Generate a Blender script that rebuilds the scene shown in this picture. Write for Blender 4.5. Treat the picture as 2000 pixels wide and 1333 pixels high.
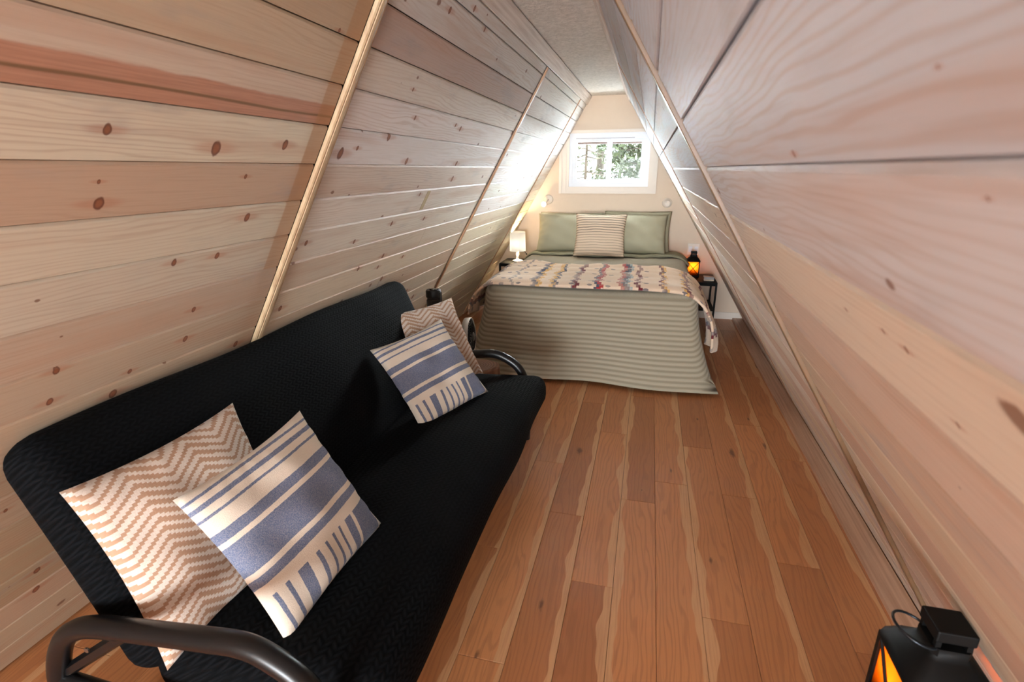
import bpy, bmesh, math, random
import numpy as np
from mathutils import Matrix, Vector
for o in list(bpy.data.objects): bpy.data.objects.remove(o)
S = bpy.context.scene
COL = S.collection
random.seed(7); rng = np.random.default_rng(7)
PI = math.pi

# ------------------------------------------------------------------ camera
H = 1.565
def cam_axes(yaw, pit, roll):
    f = np.array([-math.sin(yaw)*math.cos(pit), math.cos(yaw)*math.cos(pit), -math.sin(pit)])
    r = np.array([math.cos(yaw), math.sin(yaw), 0.0]); u = np.cross(r, f)
    c, s = math.cos(roll), math.sin(roll)
    return c*r+s*u, -s*r+c*u, f
cr, cu, cf = cam_axes(.2504, .3151, -.0081)
cd = bpy.data.cameras.new('camera'); cam = bpy.data.objects.new('camera', cd); COL.objects.link(cam)
cd.sensor_width = 36; cd.lens = 1026.89/2000*36; cd.clip_start = .02; cd.clip_end = 500
cam.matrix_world = Matrix(((cr[0], cu[0], -cf[0], 0), (cr[1], cu[1], -cf[1], 0), (cr[2], cu[2], -cf[2], H), (0, 0, 0, 1)))
cd.dof.use_dof = True; cd.dof.focus_distance = 3.0; cd.dof.aperture_fstop = 6.3
S.camera = cam

# ------------------------------------------------------------------ view, sky, lights
S.view_settings.view_transform = 'Standard'; S.view_settings.look = 'None'
S.view_settings.gamma = 1; S.view_settings.use_curve_mapping = False
S.view_settings.exposure = 0.5
W = bpy.data.worlds.new('overcast'); S.world = W; W.use_nodes = True
wn = W.node_tree; bg = wn.nodes['Background']
bg.inputs['Color'].default_value = (.86, .94, 1.0, 1); bg.inputs['Strength'].default_value = 4.5
def light(name, kind, loc, energy, color, size=None, rot=None, **kw):
    d = bpy.data.lights.new(name, kind); d.energy = energy; d.color = color
    o = bpy.data.objects.new(name, d); COL.objects.link(o); o.location = loc
    if rot: o.rotation_euler = rot
    if kind == 'AREA':
        d.shape = 'RECTANGLE'; d.size, d.size_y = size
    elif kind == 'POINT': d.shadow_soft_size = size or .03
    for k, v in kw.items(): setattr(d, k, v)
    return o
# fill lamp in opening added behind the viewer, sky light for far window
light('added_gable_fill', 'AREA', (-.46, -5.02, 1.05), 405, (.88, .95, 1.0), (1.7, 1.6), (PI/2, 0, 0))
sun = light('bright_overcast_sky_glow', 'SUN', (-.45, 9, 4), 260, (.88, .95, 1.0), rot=(math.radians(-62), 0, math.radians(2)), angle=math.radians(80))
light('bedside_bulb', 'POINT', (-1.372, 5.63, .80), 44.0, (1.0, .76, .46), .03)
light('reading_light_glow', 'POINT', (-1.125, 5.80, 1.19), .3, (1.0, .90, .78), .03)
light('candle_far', 'POINT', (.480, 5.73, .60), 1.6, (1.0, .52, .16), .018)
light('candle_near', 'POINT', (.525, .831, .69), 1.0, (1.0, .52, .16), .018)

# ------------------------------------------------------------------ node helpers
def lin(r, g, b):
    f = lambda c: (c/12.92 if c <= .04045 else ((c+.055)/1.055)**2.4)
    return (f(r/255), f(g/255), f(b/255), 1.0)
class N:
    def __init__(s, name):
        s.m = bpy.data.materials.new(name); s.m.use_nodes = True; s.t = s.m.node_tree
        s.b = s.t.nodes['Principled BSDF']; s.out = s.t.nodes['Material Output']
    def new(s, typ, **kw):
        n = s.t.nodes.new(typ)
        for k, v in kw.items(): setattr(n, k, v)
        return n
    def put(s, sock, v):
        if isinstance(v, bpy.types.NodeSocket): s.t.links.new(v, sock)
        elif v is not None: sock.default_value = v
    def M(s, op, a, b=None, c=None):
        n = s.new('ShaderNodeMath', operation=op)
        s.put(n.inputs[0], a); s.put(n.inputs[1], b)
        if c is not None: s.put(n.inputs[2], c)
        return n.outputs[0]
    def V(s, op, a, b=None):
        n = s.new('ShaderNodeVectorMath', operation=op); s.put(n.inputs[0], a); s.put(n.inputs[1], b)
        return n.outputs['Value'] if op in ('LENGTH', 'DOT_PRODUCT', 'DISTANCE') else n.outputs[0]
    def sep(s, v):
        n = s.new('ShaderNodeSeparateXYZ'); s.put(n.inputs[0], v); return n.outputs
    def comb(s, x, y, z=0.0):
        n = s.new('ShaderNodeCombineXYZ'); s.put(n.inputs[0], x); s.put(n.inputs[1], y); s.put(n.inputs[2], z); return n.outputs[0]
    def noise(s, v, scale=5, detail=3, rough=.5, dist=0.0):
        n = s.new('ShaderNodeTexNoise'); s.put(n.inputs['Vector'], v); n.inputs['Scale'].default_value = scale
        n.inputs['Detail'].default_value = detail; n.inputs['Roughness'].default_value = rough; n.inputs['Distortion'].default_value = dist
        return n.outputs['Fac']
    def sm(s, v, a, b, lo=0.0, hi=1.0):
        n = s.new('ShaderNodeMapRange', interpolation_type='SMOOTHSTEP'); s.put(n.inputs[0], v)
        n.inputs[1].default_value = a; n.inputs[2].default_value = b; n.inputs[3].default_value = lo; n.inputs[4].default_value = hi
        return n.outputs[0]
    def mix(s, f, a, b, blend='MIX'):
        n = s.new('ShaderNodeMix', data_type='RGBA', blend_type=blend)
        s.put(n.inputs[0], f); s.put(n.inputs[6], a); s.put(n.inputs[7], b); return n.outputs[2]
    def ramp(s, f, stops, const=True):
        n = s.new('ShaderNodeValToRGB'); r = n.color_ramp; r.interpolation = 'CONSTANT' if const else 'LINEAR'
        while len(r.elements) < len(stops): r.elements.new(1.0)
        for e, (p, c) in zip(r.elements, sorted(stops, key=lambda q: q[0])): e.position = p; e.color = c
        s.put(n.inputs[0], f); return n.outputs[0]
    def obj(s): return s.new('ShaderNodeTexCoord').outputs['Object']
    def rand(s): return s.new('ShaderNodeObjectInfo').outputs['Random']
    def ocol(s): return s.new('ShaderNodeObjectInfo').outputs['Color']
    def attr(s, name): return s.new('ShaderNodeAttribute', attribute_type='OBJECT', attribute_name=name).outputs
    def bump(s, h, strength=.3, dist=.01):
        n = s.new('ShaderNodeBump'); s.put(n.inputs['Height'], h); n.inputs['Strength'].default_value = strength; n.inputs['Distance'].default_value = dist
        s.t.links.new(n.outputs[0], s.b.inputs['Normal'])
    def fin(s, color=None, rough=.5, spec=.5, metal=0.0, sheen=None, coat=None):
        s.put(s.b.inputs['Base Color'], color); s.put(s.b.inputs['Roughness'], rough)
        s.b.inputs['Specular IOR Level'].default_value = spec; s.b.inputs['Metallic'].default_value = metal
        if sheen: s.b.inputs['Sheen Weight'].default_value = sheen
        if coat: s.b.inputs['Coat Weight'].default_value = coat; s.b.inputs['Coat Roughness'].default_value = .3
        return s.m
def plain(name, rgb, rough=.5, spec=.5, metal=0.0, vary=.06, scale=30, bump=0):
    n = N(name); v = n.obj(); f = n.noise(v, scale, 3)
    c = lin(*rgb); d = tuple(x*(1-vary*2) for x in c[:3])+(1,)
    if bump: n.bump(n.noise(v, scale*4, 2), bump, .004)
    return n.fin(n.mix(f, d, tuple(min(1, x*(1+vary)) for x in c[:3])+(1,)), rough, spec, metal)

# pine board: local x across, y along; colour per board from object colour, knots from object properties k0..k4
def pine(name, streak=False, rough=.58):
    n = N(name); p = n.obj(); x, y, z = n.sep(p)
    off = n.M('MULTIPLY', n.rand(), 57.0)
    q = n.V('ADD', p, n.comb(off, n.M('MULTIPLY', off, 1.7), 0))
    qx, qy, _ = n.sep(q)
    base = n.ocol()
    warp = n.noise(n.comb(n.M('MULTIPLY', qx, 9), n.M('MULTIPLY', qy, 1.3)), 1, 3, .5)
    rings = n.M('SINE', n.M('MULTIPLY', n.M('ADD', x, n.M('MULTIPLY', warp, .11)), 470.0))
    fine = n.noise(n.comb(n.M('MULTIPLY', qx, 210), n.M('MULTIPLY', qy, 5)), 1, 2, .6)
    broad = n.noise(n.comb(n.M('MULTIPLY', qx, 13), n.M('MULTIPLY', qy, .9)), 1, 3, .55, .4)
    c = n.mix(n.sm(broad, .48, .70, 0, .75), base, n.mix(.5, base, lin(190, 150, 122)))
    c = n.mix(n.sm(n.noise(n.comb(n.M('MULTIPLY', qx, 7), n.M('MULTIPLY', qy, 2.0), 3.3), 1, 4, .6), .57, .76, 0, .52), c, lin(158, 158, 160))
    amp = n.noise(n.comb(n.M('MULTIPLY', qx, 5), n.M('MULTIPLY', qy, .8), 9.1), 1, 2)
    c = n.mix(n.M('MULTIPLY', n.sm(rings, .1, 1, 0, .27), n.sm(amp, .35, .65, .15, 1)), c, lin(165, 128, 98))
    c = n.mix(n.sm(fine, .45, .75, 0, .16), c, lin(156, 126, 102))
    # small stray knots
    vo = n.new('ShaderNodeTexVoronoi', voronoi_dimensions='2D'); n.put(vo.inputs['Vector'], n.comb(n.M('MULTIPLY', qx, 4.6), n.M('MULTIPLY', qy, 3.2))); vo.inputs['Scale'].default_value = 1
    vr = n.sep(vo.outputs['Color'])
    kr = n.M('MULTIPLY', n.sm(vr[0], .40, 1.0, 0, 1), .058)
    dk = n.M('DIVIDE', vo.outputs['Distance'], n.M('MAXIMUM', kr, 1e-4))
    wob = n.noise(n.comb(n.M('MULTIPLY', qx, 60), n.M('MULTIPLY', qy, 60)), 1, 2)
    dk = n.M('ADD', dk, n.M('MULTIPLY', n.M('SUBTRACT', wob, .5), .8))
    c = n.mix(n.sm(dk, .6, 1.1, .8, 0), c, lin(118, 74, 50))
    for i in range(5):
        k = n.sep(n.attr('k%d' % i)['Vector'])
        dx = n.M('SUBTRACT', x, k[0]); dy = n.M('SUBTRACT', y, k[1])
        r = n.M('MAXIMUM', k[2], 1e-5)
        dd = n.M('SQRT', n.M('ADD', n.M('MULTIPLY', dx, n.M('MULTIPLY', dx, .8)), n.M('MULTIPLY', dy, n.M('MULTIPLY', dy, 1.5))))
        d = n.M('ADD', n.M('DIVIDE', dd, r), n.M('MULTIPLY', n.M('SUBTRACT', wob, .5), .5))
        fl = n.M('SQRT', n.M('ADD', n.M('MULTIPLY', dx, n.M('MULTIPLY', dx, 3.0)), n.M('MULTIPLY', dy, n.M('MULTIPLY', dy, .16))))
        c = n.mix(n.sm(n.M('DIVIDE', fl, r), .8, 2.0, .4, 0), c, lin(182, 120, 88))
        c = n.mix(n.sm(d, .80, 1.08, .9, 0), c, lin(108, 60, 38))
        c = n.mix(n.sm(d, .35, .8, .75, 0), c, lin(158, 100, 68))
    if streak:
        a = n.M('ABSOLUTE', n.M('SUBTRACT', x, n.M('ADD', -.034, n.M('MULTIPLY', n.M('SUBTRACT', warp, .5), .025))))
        yy = n.M('MULTIPLY', n.M('ADD', y, n.attr('ymid')['Fac']), 1.0)
        w = n.sm(yy, .2, 1.56, .036, .018)
        edge = n.M('ADD', a, n.M('MULTIPLY', n.M('SUBTRACT', n.noise(n.comb(n.M('MULTIPLY', x, 40), n.M('MULTIPLY', y, 9)), 1, 4), .5), .014))
        m = n.sm(n.M('SUBTRACT', edge, w), -.004, .003, .95, 0)
        c = n.mix(m, c, n.mix(n.sm(fine, .3, .7), lin(176, 128, 104), lin(192, 144, 118)))
        core = n.M('MULTIPLY', n.sm(a, .001, .006, .85, 0), n.sm(yy, 1.15, 1.4, 1, 0))
        c = n.mix(core, c, lin(120, 92, 62))
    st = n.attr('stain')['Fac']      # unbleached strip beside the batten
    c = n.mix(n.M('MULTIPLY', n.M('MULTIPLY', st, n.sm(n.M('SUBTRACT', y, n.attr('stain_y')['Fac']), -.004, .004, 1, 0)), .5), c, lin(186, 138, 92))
    n.bump(n.M('ADD', n.M('MULTIPLY', fine, .6), n.M('MULTIPLY', broad, 1.2)), .12, .006)
    return n.fin(c, n.M('ADD', rough, n.M('MULTIPLY', fine, .12)), .5)
PINE = pine('varnished_pine'); PINE_STREAK = pine('varnished_pine_heart_streak', True)

def trim_wood(name='pine_trim', k=(40, 40, 3)):
    n = N(name); p = n.obj(); x, y, z = n.sep(p)
    f = n.noise(n.comb(n.M('MULTIPLY', x, k[0]), n.M('MULTIPLY', y, k[1]), n.M('MULTIPLY', z, k[2])), 1, 4, .6)
    return n.fin(n.mix(n.sm(f, .3, .75), n.ocol(), n.mix(.5, n.ocol(), lin(140, 98, 66))), .4)
TRIM = trim_wood(); TRIM_LONG = trim_wood('pine_trim_lengthwise', (70, 1.6, 70))

def floor_mat():
    n = N('laminate_floor'); p = n.obj(); x, y, z = n.sep(p)
    off = n.M('MULTIPLY', n.rand(), 83.0); q = n.V('ADD', p, n.comb(off, n.M('MULTIPLY', off, 2.1), 0)); qx, qy, _ = n.sep(q)
    warp = n.noise(n.comb(n.M('MULTIPLY', qx, 7), n.M('MULTIPLY', qy, 1.1)), 1, 3)
    rings = n.M('SINE', n.M('MULTIPLY', n.M('ADD', x, n.M('MULTIPLY', warp, .22)), 300.0))
    fine = n.noise(n.comb(n.M('MULTIPLY', qx, 170), n.M('MULTIPLY', qy, 4)), 1, 3, .6)
    tone = n.mix(n.rand(), lin(176, 114, 70), lin(208, 142, 92))
    c = n.mix(n.sm(rings, .0, 1, 0, .28), tone, lin(140, 84, 52))
    c = n.mix(n.sm(fine, .5, .75, 0, .35), c, lin(132, 80, 56))
    vo = n.new('ShaderNodeTexVoronoi', voronoi_dimensions='2D'); n.put(vo.inputs['Vector'], n.comb(n.M('MULTIPLY', qx, 5.0), n.M('MULTIPLY', qy, 1.7))); vo.inputs['Scale'].default_value = 1
    kr = n.M('MULTIPLY', n.sm(n.sep(vo.outputs['Color'])[1], .45, 1.0), .085)
    wob = n.noise(n.comb(n.M('MULTIPLY', qx, 45), n.M('MULTIPLY', qy, 22)), 1, 3)
    dk = n.M('ADD', n.M('DIVIDE', vo.outputs['Distance'], n.M('MAXIMUM', kr, 1e-4)), n.M('MULTIPLY', n.M('SUBTRACT', wob, .5), 1.8))
    c = n.mix(n.sm(dk, .2, 1.3, .8, 0), c, lin(84, 48, 30))
    at = n.sep(n.attr('sap')['Vector'])       # sapwood band: centre, half width, drift
    wav = n.M('MULTIPLY', n.M('SUBTRACT', n.noise(n.comb(off, n.M('MULTIPLY', qy, 3.4), 1.0), 1, 2, .4), .40), .10)
    side = n.M('MULTIPLY', x, at[0])                    # at[0] = which edge carries the sapwood, at[1] = its width, at[2] = taper
    e = n.M('SUBTRACT', n.M('SUBTRACT', .0818, side), n.M('ADD', at[1], n.M('ADD', wav, n.M('MULTIPLY', y, at[2]))))
    c = n.mix(n.sm(e, -.0016, .0016, .92, 0), c, n.mix(n.sm(fine, .4, .7), lin(214, 164, 118), lin(200, 148, 104)))
    n.bump(fine, .05, .003)
    return n.fin(c, n.M('ADD', .33, n.M('MULTIPLY', fine, .12)), .5)
FLOOR = floor_mat()
DARK = plain('dark_joint', (52, 36, 24), .9)
BLACK_METAL = plain('black_metal', (22, 21, 22), .32, .5, .2)
BLACK_SATIN = plain('black_painted_metal', (7, 7, 7), .55, .2)
CREAM_WALL = plain('cream_painted_wall', (226, 207, 186), .75, .3, vary=.01, bump=.06, scale=25)
WHITE_TRIM = plain('white_painted_trim', (236, 226, 214), .5, vary=.01)
VINYL = plain('white_vinyl', (232, 236, 242), .35, vary=.01)
def ceiling_mat():
    n = N('textured_ceiling'); v = n.obj(); a = n.noise(v, 38, 5, .65, .6)
    n.bump(a, .55, .012); return n.fin(n.mix(n.sm(a, .3, .7), lin(200, 194, 186), lin(226, 220, 212)), .8, .3)
CEIL = ceiling_mat()
def glass_mat(name, tint=(1, 1, 1, 1)):
    n = N(name); t = n.new('ShaderNodeBsdfTransparent'); t.inputs[0].default_value = tint
    g = n.new('ShaderNodeBsdfGlossy'); g.inputs['Roughness'].default_value = .02
    fr = n.new('ShaderNodeFresnel'); fr.inputs[0].default_value = 1.10
    mx = n.new('ShaderNodeMixShader'); n.t.links.new(fr.outputs[0], mx.inputs[0]); n.t.links.new(t.outputs[0], mx.inputs[1]); n.t.links.new(g.outputs[0], mx.inputs[2])
    n.t.links.new(mx.outputs[0], n.out.inputs[0]); return n.m
GLASS = glass_mat('window_glass', (.96, .98, .97, 1))

# ------------------------------------------------------------------ mesh helpers
def mesh(name, verts, faces, mat=None, smooth=False):
    me = bpy.data.meshes.new(name); me.from_pydata([tuple(map(float, v)) for v in verts], [], [tuple(f) for f in faces]); me.update()
    if mat: me.materials.append(mat)
    if smooth:
        for p in me.polygons: p.use_smooth = True
    return me
class B:                                   # collects shapes, becomes ONE mesh object
    def __init__(s): s.v = []; s.f = []
    def add(s, verts, faces):
        k = len(s.v); s.v += [tuple(map(float, v)) for v in verts]; s.f += [tuple(i+k for i in f) for f in faces]; return s
    def box(s, a, b, bev=0.0):
        if bev: return s.rbox(((a[0]+b[0])/2, (a[1]+b[1])/2, (a[2]+b[2])/2), (abs(b[0]-a[0]), abs(b[1]-a[1]), abs(b[2]-a[2])), bev, 2)
        x0, y0, z0 = a; x1, y1, z1 = b
        return s.add([(x0, y0, z0), (x1, y0, z0), (x1, y1, z0), (x0, y1, z0), (x0, y0, z1), (x1, y0, z1), (x1, y1, z1), (x0, y1, z1)],
                     [(3, 2, 1, 0), (4, 5, 6, 7), (0, 1, 5, 4), (1, 2, 6, 5), (2, 3, 7, 6), (3, 0, 4, 7)])
    def rbox(s, c, size, r, n=3, seg=None, fn=None):
        v, f = rounded_box(size, r, n, seg)
        v = v+np.array(c)
        if fn is not None: v = fn(v)
        return s.add(v, f)
    def prism(s, poly, axis, a, b):        # polygon in the two other axes, extruded along axis
        n = len(poly); V = []
        for t in (a, b):
            for p in poly:
                q = list(p); q.insert(axis, t); V.append(q)
        return s.add(V, [tuple(range(n))[::-1], tuple(range(n, 2*n))]+[(i, (i+1) % n, n+(i+1) % n, n+i) for i in range(n)])
    def tube(s, pts, r, seg=10, closed=False):
        P = [np.array(p, float) for p in pts]; n = len(P); V = []; F = []
        R = r if hasattr(r, '__len__') else [r]*n
        up = None
        for i in range(n):
            t = (P[(i+1) % n]-P[i-1]) if closed else (P[min(i+1, n-1)]-P[max(i-1, 0)])
            t = t/np.linalg.norm(t)
            if up is None:
                up = np.array([0, 0, 1.0]) if abs(t[2]) < .9 else np.array([1.0, 0, 0])
            a = up-t*(up@t); a /= np.linalg.norm(a); up = a; b = np.cross(t, a)
            for k in range(seg):
                th = 2*PI*k/seg; V.append(P[i]+R[i]*(a*math.cos(th)+b*math.sin(th)))
        for i in range(n if closed else n-1):
            j = (i+1) % n
            for k in range(seg): F.append((i*seg+k, i*seg+(k+1) % seg, j*seg+(k+1) % seg, j*seg+k))
        if not closed: F += [tuple(range(seg))[::-1], tuple((n-1)*seg+k for k in range(seg))]
        return s.add(V, F)
    def lathe(s, prof, c=(0, 0, 0), seg=24, M=None):
        V = []; F = []; n = len(prof)
        for k in range(seg):
            th = 2*PI*k/seg
            for r, z in prof: V.append((r*math.cos(th), r*math.sin(th), z))
        for k in range(seg):
            j = (k+1) % seg
            for i in range(n-1): F.append((k*n+i, j*n+i, j*n+i+1, k*n+i+1))
        V = np.array(V)
        if M is not None: V = V@np.array(M).T
        return s.add(V+np.array(c), F)
    def cyl(s, c, r, z0, z1, seg=20, M=None): return s.lathe([(1e-5, z0), (r, z0), (r, z1), (1e-5, z1)], c, seg, M)
    def make(s, name, mat, parent=None, smooth=False, sharp=None):
        off = Vector(parent.location) if (parent and parent.parent is None) else (Vector(parent.parent.location) if parent else Vector())
        me = mesh(name, [tuple(Vector(v)-off) for v in s.v], s.f, mat, smooth or sharp is not None)
        if sharp is not None:
            try: me.set_sharp_from_angle(angle=math.radians(sharp))
            except Exception: pass
        return link(name, me, parent)
def link(name, me, parent=None):
    o = bpy.data.objects.new(name, me); COL.objects.link(o)
    if parent: o.parent = parent
    return o
def rounded_box(size, r, n=3, seg=None):
    sx, sy, sz = size; h = np.array(size)/2; r = min(r, *(h*.999))
    if seg is None: seg = (1, 1, 1)
    def axis(half, m):
        a = [-half+r*(1-math.cos(PI/2*i/n))*1.0 for i in range(n+1)]
        mid = [-half+r+(2*half-2*r)*i/m for i in range(1, m)]
        return np.array(a+mid+[-t for t in a[::-1]])
    A = [axis(h[i], seg[i]) for i in range(3)]
    idx = {}; V = []; F = []
    def vid(i, j, k):
        if (i, j, k) not in idx:
            idx[(i, j, k)] = len(V); V.append((A[0][i], A[1][j], A[2][k]))
        return idx[(i, j, k)]
    nx, ny, nz = len(A[0])-1, len(A[1])-1, len(A[2])-1
    for k, fl in ((0, 1), (nz, 0)):
        for i in range(nx):
            for j in range(ny):
                q = [vid(i, j, k), vid(i+1, j, k), vid(i+1, j+1, k), vid(i, j+1, k)]; F.append(q[::-1] if fl else q)
    for j, fl in ((0, 0), (ny, 1)):
        for i in range(nx):
            for k in range(nz):
                q = [vid(i, j, k), vid(i+1, j, k), vid(i+1, j, k+1), vid(i, j, k+1)]; F.append(q[::-1] if fl else q)
    for i, fl in ((0, 1), (nx, 0)):
        for j in range(ny):
            for k in range(nz):
                q = [vid(i, j, k), vid(i, j+1, k), vid(i, j+1, k+1), vid(i, j, k+1)]; F.append(q[::-1] if fl else q)
    V = np.array(V); inner = np.clip(V, -(h-r), h-r); d = V-inner; L = np.linalg.norm(d, axis=1)
    nrm = np.where(L[:, None] > 1e-9, d/np.maximum(L, 1e-9)[:, None], 0)
    return inner+nrm*r, F
def tag(o, label, cat=None, group=None, kind=None):
    o['label'] = label
    if cat: o['category'] = cat
    if group: o['group'] = group
    if kind: o['kind'] = kind
    return o
def thing(name, label, cat, loc, group=None):
    o = bpy.data.objects.new(name, None); COL.objects.link(o); o.location = loc; o.empty_display_size = .1
    return tag(o, label, cat, group)
def bez(pts, k=8):                          # Catmull-Rom through points
    P = [np.array(p, float) for p in pts]; P = [2*P[0]-P[1]]+P+[2*P[-1]-P[-2]]; out = []
    for i in range(1, len(P)-2):
        for j in range(k):
            t = j/k; out.append(.5*((2*P[i])+(P[i+1]-P[i-1])*t+(2*P[i-1]-5*P[i]+4*P[i+1]-P[i+2])*t*t+(3*P[i]-P[i-1]-3*P[i+1]+P[i+2])*t**3))
    out.append(P[-2]); return out

# ------------------------------------------------------------------ room shell
YB, YF, ZC = 5.93, -5.00, 2.28
A_R = math.radians(59); C30 = math.sqrt(.75)
PL, PR = .923, .111
def xl(z): return ((z-H)*.5-PL)/C30                       # face of the left slope at height z
def xr(z): return (PR-(z-H)*math.cos(A_R))/math.sin(A_R)  # face of the right slope
BK = .022                                                 # backing stands this far behind the board faces
def slab(name, x_at, sgn, label):
    t = .05
    ex = BK/C30
    p = [(x_at(-.05)+sgn*ex, -.05), (x_at(-.05)+sgn*(ex+t), -.05), (x_at(ZC+.08)+sgn*(ex+t), ZC+.08), (x_at(ZC+.08)+sgn*ex, ZC+.08)]
    o = B().prism(p if sgn > 0 else p[::-1], 1, YF-.02, YB+.15).make(name, DARK)
    return tag(o, label, 'wall', kind='structure')
wall_left = slab('wall_left', xl, -1, 'sloping pine-boarded wall on the left behind the black futon')
wall_right = slab('wall_right', xr, 1, 'sloping pine-boarded wall on the right, close to the viewer')
FL = B().box((xl(0)-.1, YF-.02, -.06), (xr(0)+.12, YB+.1, -.009)).make('floor', DARK)
tag(FL, 'reddish brown laminate plank floor with pale sapwood streaks', 'floor', kind='structure')
ce = B().box((xl(ZC)-.12, YF-.02, ZC), (xr(ZC)+.12, YB+.1, ZC+.06)).make('ceiling', CEIL)
tag(ce, 'narrow flat off-white textured ceiling strip at the ridge', 'ceiling', kind='structure')

def clip(poly, a, b, c):                                  # keep a*x+b*z<=c
    out = []
    for i in range(len(poly)):
        p, q = poly[i], poly[(i+1) % len(poly)]; dp = a*p[0]+b*p[1]-c; dq = a*q[0]+b*q[1]-c
        if dp <= 0: out.append(p)
        if (dp < 0 < dq) or (dq < 0 < dp):
            t = dp/(dp-dq); out.append((p[0]+t*(q[0]-p[0]), p[1]+t*(q[1]-p[1])))
    return out
def gable_clip(r, m=0.0):
    x0, z0, x1, z1 = r; p = [(x0, z0), (x1, z0), (x1, z1), (x0, z1)]
    p = clip(p, -C30, .5, PL+m+.5*H); p = clip(p, math.sin(A_R), math.cos(A_R), PR+m+math.cos(A_R)*H)
    return clip(p, 0, 1, ZC+.02)
def gable(name, y0, y1, hole, label):
    x0, z0, x1, z1 = hole; b = B()
    for r in ((-3, -.02, 3, z0), (-3, z0, x0, z1), (x1, z0, 3, z1), (-3, z1, 3, 3)):
        p = gable_clip(r, .04)
        if len(p) > 2: b.prism(p, 1, y0, y1)
    return tag(b.make(name, CREAM_WALL), label, 'wall', kind='structure')
WX0, WZ0, WX1, WZ1 = -.867, 1.384, -.031, 1.925
wall_back = gable('wall_back', YB, YB+.12, (WX0, WZ0, WX1, WZ1), 'cream end wall of the attic with the small window above the bed')
wall_front = gable('wall_front', YF-.1, YF, (-1.33, .25, .42, 1.86), 'cream gable wall behind the viewer with a wide opening added for light')  # unseen; its opening is added to light the room

# boards on the slopes
GAP = .0016
_pm = {}
def board_mesh(width, length, mat, key, lo=.003, hi=.007):
    k = (round(width, 4), round(length, 3), key)
    if k in _pm: return _pm[k]
    w = width/2; t = .02
    p = [(-w+GAP, -t), (w-GAP, -t), (w-GAP, -.0045), (w-hi, 0), (-w+lo, 0), (-w+GAP, -.003)]
    V = [(x, y, z) for y in (-length/2, length/2) for x, z in p]; n = len(p)
    F = [tuple(range(n)), tuple(range(2*n-1, n-1, -1))]+[(i, n+i, n+(i+1) % n, (i+1) % n) for i in range(n)]
    _pm[k] = mesh('plank', V, F, mat); return _pm[k]
uL, nL = np.array([.5, 0, C30]), np.array([C30, 0, -.5])
uR, nR = np.array([-math.cos(A_R), 0, math.sin(A_R)]), np.array([-math.sin(A_R), 0, -math.cos(A_R)])
fL = np.array([-C30*PL, 0, H+.5*PL]); fR = np.array([math.sin(A_R)*PR, 0, H+math.cos(A_R)*PR])
def board(wall, side, s0, s1, y0, y1, rgb, mat=PINE, knots=(), stain=None):
    u, nn, f, ys = (uL, nL, fL, -1) if side == 'L' else (uR, nR, fR, 1)
    sc, yc = (s0+s1)/2, (y0+y1)/2
    o = link('plank', board_mesh(s1-s0, y1-y0, mat, mat.name), wall)
    c = f-u*sc+np.array([0, yc, 0])
    o.matrix_world = Matrix(((u[0], 0, nn[0], c[0]), (0, ys, 0, c[1]), (u[2], 0, nn[2], c[2]), (0, 0, 0, 1)))
    lu = .3*rgb[0]+.55*rgb[1]+.15*rgb[2]; rgb = [min(244, (v+(lu-v)*k)*g) for v, k, g in zip(rgb, (.50, .40, .36), (1.05, 1.05, 1.05))] if side == 'L' else [min(244, (v+(lu-v)*(.75 if s1 < .3 else .38))*g) for v, g in zip(rgb, (.94, .955, .985) if .1 < s1 < .3 else (1.0, .985, .96) if s1 > .3 else (.91, .955, 1.01))]  # upper right boards tinted blue: sheen put into their colour
    o.color = lin(*rgb)
    for i, (s, y, r) in enumerate(knots[:5]): o['k%d' % i] = (-(s-sc), ys*(y-yc), r)
    if mat is PINE_STREAK: o['ymid'] = yc
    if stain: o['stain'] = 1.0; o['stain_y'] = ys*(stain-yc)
    return o
LK = [(0.441, 0.863, 0.0118), (0.469, 1.146, 0.0187), (0.449, 1.398, 0.0147), (0.552, 0.866, 0.0051), (0.602, 0.875, 0.0148), (0.547, 1.278, 0.007), (0.679, 1.337, 0.0135), (0.792, 1.112, 0.0107), (0.798, 1.262, 0.0108), (1.041, 0.851, 0.0108), (1.137, 0.849, 0.0111), (1.139, 1.06, 0.0085), (1.203, 1.023, 0.015), (1.21, 1.49, 0.0127), (1.09, 1.235, 0.0111), (0.98, 1.233, 0.0096), (0.111, 1.465, 0.007), (0.467, 1.7, 0.0204), (0.444, 1.796, 0.0091), (0.821, 1.698, 0.0113), (0.87, 2.07, 0.0114), (0.815, 2.38, 0.0129), (1.043, 2.228, 0.0126), (1.08, 2.449, 0.0112), (1.011, 2.45, 0.0137), (1.068, 2.73, 0.0115), (0.827, 2.784, 0.0131), (1.114, 1.69, 0.0129), (1.18, 2.57, 0.0156), (1.399, 3.084, 0.0184), (1.493, 3.278, 0.0188), (-0.103, 2.059, 0.0128), (-0.163, 2.258, 0.0121), (-0.129, 2.448, 0.0111), (0.196, 2.03, 0.0078), (0.297, 2.147, 0.0105), (0.304, 2.703, 0.0135), (0.388, 1.994, 0.0168), (0.488, 2.243, 0.0159), (0.494, 2.884, 0.0157), (0.424, 3.188, 0.0164), (0.588, 2.936, 0.0181), (0.666, 2.566, 0.011), (1.476, 0.787, 0.0065), (1.858, 0.907, 0.0125), (1.965, 0.917, 0.0144), (0.292, 2.619, 0.0105), (0.261, 3.682, 0.0157)]
RK = [(0.023, 0.266, 0.0013), (0.234, 0.53, 0.003), (0.238, 0.486, 0.0042), (0.291, 0.443, 0.0034), (0.243, 0.641, 0.0028), (0.082, 0.27, 0.0014), (0.053, 0.548, 0.004)]
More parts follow.
